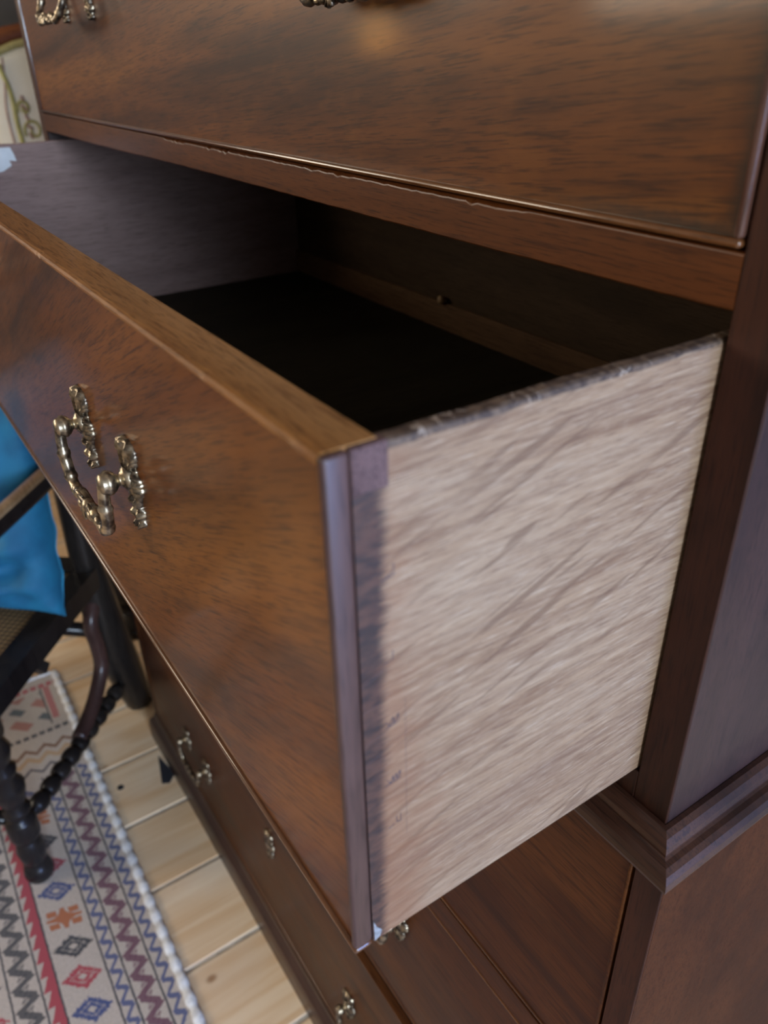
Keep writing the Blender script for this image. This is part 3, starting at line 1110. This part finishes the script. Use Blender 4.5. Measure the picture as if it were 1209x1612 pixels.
ch = thing('armchair', 'black wooden armchair with bobbin-turned stretchers and a caned seat', 'chair', cc(0.2, 0.25, ZF))


def bobbin(p, q, r=0.0185, pitch=0.040):
    p, q = Vector(p), Vector(q)
    L = (q - p).length
    bm = B()
    prof = [(0.010, 0), (0.010, 0.02)]
    h = 0.02
    n = max(1, round((L - 0.04) / pitch))
    pt = (L - 0.04) / n
    for k in range(n):
        for j in range(6):
            a = (j + 0.5) / 6
            prof.append((r * (0.62 + 0.38 * math.sin(PI * a) ** 0.7), h + pt * a))
        prof.append((r * 0.52, h + pt))
        h += pt
    prof += [(0.010, L - 0.018), (0.010, L)]
    lathe(bm, prof, p, q - p, 14)
    return bm


LEGP = [(0.018, 0), (0.020, 0.012), (0.017, 0.030), (0.012, 0.036), (0.016, 0.046), (0.019, 0.075), (0.015, 0.098), (0.012, 0.104), (0.019, 0.110), (0.020, 0.118), (0.020, 0.150), (0.018, 0.156), (0.011, 0.162), (0.017, 0.172), (0.018, 0.180), (0.011, 0.188),
        (0.016, 0.200), (0.020, 0.222), (0.021, 0.238), (0.013, 0.258), (0.017, 0.268), (0.018, 0.276), (0.011, 0.286), (0.016, 0.300), (0.020, 0.322), (0.013, 0.350), (0.019, 0.358), (0.020, 0.40), (0.020, 0.42)]
LEGP = [(r_ * 1.35, h_) for r_, h_ in LEGP]
ZG = ZF + 0.0055
BRACE = ((0.375, -0.615), (0.345, -0.650), (0.349, -0.706), (0.345, -0.759), (0.305, -0.800), (0.256, -0.825), (0.21, -0.835))
for t_, ta in ((0.0, -0.06), (0.50, 0.56)):
    s = B(); lathe(s, LEGP, cc(0, t_, ZG), (0, 0, 1), 16); obj('front_leg', s, M['black_wood'], ch, smooth=True)
    pts = spline([cc(0.455, t_, ZF + 0.001), cc(0.425, t_, ZF + 0.12), cc(0.398, t_, -0.72), cc(0.388, t_, -0.58), cc(0.386, t_, -0.47), cc(0.40, t_, -0.25), cc(0.45, t_, 0.02)], 6)
    k_ = len(pts) - 1
    s = B(); tube(s, pts, [0.030 + 0.011 * math.sin(PI * min(1, i / k_ * 1.8)) for i in range(k_ + 1)], 10, 0.8); obj('rear_leg', s, M['black_wood'], ch, smooth=True)
    s = B(); tube(s, [cc(0.0, t_, -0.555), cc(0.385, t_, -0.555)], [0.032, 0.032], 4, 1.0, up=(0, 0, 1), ph=PI / 4); obj('seat_rail', s, M['black_wood'], ch)
    s = bobbin(cc(0.018, t_, -0.835), cc(0.405, t_, -0.862)); obj('stretcher', s, M['black_wood'], ch, smooth=True)
    s = B(); tube(s, spline([cc(0.0, ta, -0.256), cc(0.1, ta, -0.258), cc(0.25, ta, -0.258), cc(0.335, ta, -0.256), cc(0.405, t_ + (ta - t_) * 0.6, -0.254)], 5), 0.018, 8, 0.9, up=(0, 0, 1)); arm = obj('armrest', s, M['black_wood'], ch, smooth=True)
    s = B(); tube(s, spline([cc(-0.01, ta, -0.241), cc(0.1, ta, -0.243), cc(0.25, ta, -0.243), cc(0.335, ta, -0.241), cc(0.400, t_ + (ta - t_) * 0.6, -0.239)], 5), 0.013, 8, 0.42, up=(0, 0, 1)); obj('arm_top_light', s, M['tan_wood'], arm, smooth=True)['label'] = 'tan strip painted as light on the armrest top'  # added strip: light along the arm put into its colour
    s = B(); lathe(s, [(0.014, 0), (0.018, 0.05), (0.012, 0.07), (0.018, 0.10), (0.019, 0.16), (0.012, 0.20), (0.016, 0.280)], cc(0.02, t_, -0.533), cc(0.02, ta, -0.256) - cc(0.02, t_, -0.533), 14); obj('arm_support', s, M['black_wood'], ch, smooth=True)
    s = B(); tube(s, spline([cc(s_, t_, z_) for s_, z_ in BRACE], 6), 0.016, 8); obj('brace', s, M['brace_wood'], ch, smooth=True)
for s_, z_ in ((0.0, -0.555), (0.385, -0.555)):
    s = B(); tube(s, [cc(s_, 0.0, z_), cc(s_, 0.5, z_)], 0.032, 4, 1.0, up=(0, 0, 1), ph=PI / 4); obj('seat_rail', s, M['black_wood'], ch)
s = bobbin(cc(0.0, 0.018, -0.82), cc(0.0, 0.482, -0.82)); obj('stretcher', s, M['black_wood'], ch, smooth=True)
s = B(); tube(s, [cc(0.40, 0.0, -0.715), cc(0.40, 0.5, -0.715)], 0.016, 8); obj('back_stretcher', s, M['black_wood'], ch, smooth=True)
s = B()
for a in range(2):
    z_ = -0.540 - a * 0.006
    vs = [s.verts.new(cc(a_, b_, z_)) for a_, b_ in ((0.015, 0.015), (0.37, 0.015), (0.37, 0.485), (0.015, 0.485))]
    s.faces.new(vs if a == 0 else vs[::-1])
obj('cane_seat', s, M['cane'], ch)
for z_, hh in ((-0.02, 0.05), (-0.30, 0.03)):
    s = B(); tube(s, [cc(0.437 if z_ > -0.1 else 0.397, 0.0, z_), cc(0.437 if z_ > -0.1 else 0.397, 0.5, z_)], hh / 2, 8, 1.0, up=(0, 0, 1)); obj('back_rail', s, M['black_wood'], ch, smooth=True)
s = B(); tube(s, [cc(0.13, 0.01, -0.556), cc(0.155, -0.018, -0.600)], 0.014, 4); obj('peg', s, M['black_wood'], ch)

# ------------------------------------------------------------------ teal cushion
cu = B()
n = 40
half = 0.205


def cushion_pt(a, b_, side):
    """a across, b upward, both -1..1"""
    r = max(abs(a), abs(b_))
    pin = 1 - 0.085 * (1 - abs(a) ** 2) * abs(b_) ** 3
    pin2 = 1 - 0.015 * (1 - abs(b_) ** 2) * abs(a) ** 3
    th = 0.060 * ((1 - a ** 4) * (1 - b_ ** 4)) ** 0.45
    # folds
    q1 = b_ + 0.55 + 0.30 * a
    q2 = b_ + 0.78 + 0.12 * a
    fold = 0.020 * math.exp(-(q1 / 0.09) ** 2) - 0.022 * math.exp(-((q1 + 0.16) / 0.08) ** 2) + 0.022 * math.exp(-(q2 / 0.06) ** 2)
    fold += 0.014 * math.sin(9 * (a - 0.4 * b_) + 2) * math.exp(-((a + 0.75) / 0.22) ** 2)
    th = th + fold * (1 - r ** 6)
    return a * half * pin2, b_ * half * pin, side * th


rows = {}
for side in (1, -1):
    for i in range(n + 1):
        for j in range(n + 1):
            a, b_ = -1 + 2 * i / n, -1 + 2 * j / n
            if side == -1 and (i in (0, n) or j in (0, n)):
                rows[(side, i, j)] = rows[(1, i, j)]
                continue
            px, py, pz = cushion_pt(a, b_, side)
            # a -> along WW (away from the near arm), b -> up and leaning back, thickness -> toward the chair front
            tilt = math.radians(14)
            px += 0.06 * (py + half) * max(0.0, -a)
            base = cc(0.255, 0.153, -0.318)
            v = base + WW * px + (Vector((0, 0, 1)) * math.cos(tilt) + UU * math.sin(tilt)) * py + (-UU * math.cos(tilt) + Vector((0, 0, 1)) * math.sin(tilt)) * pz
            rows[(side, i, j)] = cu.verts.new(v)
    for i in range(n):
        for j in range(n):
            q = [rows[(side, i, j)], rows[(side, i + 1, j)], rows[(side, i + 1, j + 1)], rows[(side, i, j + 1)]]
            cu.faces.new(q if side == 1 else q[::-1])
co = obj('cushion', cu, M['velvet'], None, smooth=True)
co['label'] = 'teal blue velvet cushion leaning on the black armchair'
co['category'] = 'cushion'

# ------------------------------------------------------------------ turned pedestal table behind the armchair
PX, PY = -1.615, 0.075
pt = thing('pedestal_table', 'small dark table on a bulbous turned column, behind the armchair', 'table', (PX, PY, ZF))
s = B(); lathe(s, [(0.085, 0), (0.090, 0.012), (0.080, 0.028), (0.040, 0.040), (0.030, 0.055), (0.050, 0.075), (0.062, 0.11), (0.058, 0.15), (0.036, 0.175), (0.030, 0.19), (0.042, 0.20), (0.042, 0.212), (0.026, 0.225), (0.024, 0.40), (0.034, 0.45), (0.05, 0.468)], (PX, PY, ZF), (0, 0, 1), 24); obj('column', s, M['black_wood'], pt, smooth=True)
s = B(); lathe(s, [(0.115, 0), (0.125, 0.004), (0.125, 0.014), (0.118, 0.018)], (PX, PY, ZF + 0.468), (0, 0, 1), 32); obj('table_top', s, M['black_wood'], pt)

# ------------------------------------------------------------------ cream upholstered chair, far left
UX, UY = -2.30, 0.36
uc = thing('upholstered_chair', 'high-backed chair in cream damask with a reddish wood frame', 'chair', (UX + 0.2, UY, ZF))


def back_outline(k=1.0):
    """y, z outline of the padded back (balloon shape)"""
    pts = []
    hw = [(-0.53, 0.165), (-0.40, 0.17), (-0.1, 0.195), (0.12, 0.235), (0.24, 0.252), (0.30, 0.24)]
    for z, wd in hw:
        pts.append((UY + wd * k, z))
    for a in range(1, 12):
        an = PI * a / 12
        pts.append((UY + 0.24 * k * math.cos(an), 0.30 + 0.105 * k * math.sin(an)))
    for z, wd in hw[::-1]:
        pts.append((UY - wd * k, z))
    return pts


def lean(y, z, off=0.0):
    return Vector((UX - 0.10 * (z + 0.5) + off, y, z))


bo = back_outline()
s = B(); tube(s, [lean(y, z) for y, z in bo], 0.024, 10, 1.0); obj('back_frame', s, M['brown_wood'], uc, smooth=True)
inner = back_outline(0.90)
s = B(); tube(s, [lean(y, z - 0.01, 0.02) for y, z in inner], 0.010, 8, 1.0); obj('gimp_trim', s, M['gimp'], uc, smooth=True)
s = B()
cen = s.verts.new(lean(UY, 0.0, 0.034))
prev = None
rings = []
for k, dx in ((1.0, 0.012), (0.97, 0.026), (0.93, 0.032), (0.45, 0.034)):
    rings.append([s.verts.new(lean(UY + (y - UY) * k, 0.0 + (z - 0.01) * k, dx)) for y, z in inner])
for a, b_ in zip(rings, rings[1:]):
    m_ = len(a)
    for k in range(m_):
        s.faces.new((a[k], a[(k + 1) % m_], b_[(k + 1) % m_], b_[k]))
m_ = len(rings[-1])
for k in range(m_):
    s.faces.new((rings[-1][k], rings[-1][(k + 1) % m_], cen))
pad = obj('back_pad', s, M['damask'], uc, smooth=True)
# the woven pattern of the damask: thin flat silk bands
def ribbon(pts, r, m, name):
    bm = B()
    tube(bm, spline([lean(UY + y, z, 0.034) for y, z in pts], 6), r, 6, 0.3, up=(1, 0, 0))
    obj(name, bm, m, pad, smooth=True)


for sg in (-1, 1):
    ribbon([(sg * 0.162, 0.330), (sg * 0.148, 0.26), (sg * 0.150, 0.18), (sg * 0.144, 0.08), (sg * 0.122, -0.1), (sg * 0.102, -0.45)], 0.0062, M['olive'], 'woven_band')
    ribbon([(sg * 0.148, 0.345), (sg * 0.158, 0.28), (sg * 0.170, 0.22), (sg * 0.168, 0.12), (sg * 0.147, 0.0), (sg * 0.127, -0.1), (sg * 0.112, -0.45)], 0.0028, M['maroon'], 'woven_band')
    for q in range(5):
        ribbon([(sg * (0.125 + 0.006 * (q % 2)), 0.255 - q * 0.022), (sg * (0.120 - 0.006 * (q % 2)), 0.240 - q * 0.022)], 0.0045, M['maroon'], 'woven_sprig')
    for zc, yc, k in ((0.225, 0.124, 0.7), (0.170, 0.112, 1.0), (0.05, 0.13, 1.0), (-0.1, 0.12, 1.0)):
        ribbon([(sg * (yc + k * (0.026 - 0.0016 * q) * math.cos(q * 0.55 - 0.4)), zc + k * (0.030 - 0.0018 * q) * math.sin(q * 0.55 - 0.4)) for q in range(14)], 0.0042, M['olive'], 'woven_scroll')
s = B(); box(s, UX + 0.02, UX + 0.46, UY - 0.24, UY + 0.24, -0.60, -0.50, 0.03, 3); obj('seat', s, M['damask'], uc, smooth=True)
s = B(); box(s, UX + 0.0, UX + 0.47, UY - 0.25, UY + 0.25, -0.66, -0.60, 0.01, 2); obj('seat_frame', s, M['brown_wood'], uc)
for a, b_ in ((0.03, -0.22), (0.03, 0.22), (0.44, -0.22), (0.44, 0.22)):
    s = B(); lathe(s, [(0.014, 0), (0.018, 0.05), (0.022, 0.2), (0.026, 0.31)], (UX + a, UY + b_, ZF), (0, 0, 1), 12); obj('leg', s, M['brown_wood'], uc, smooth=True)
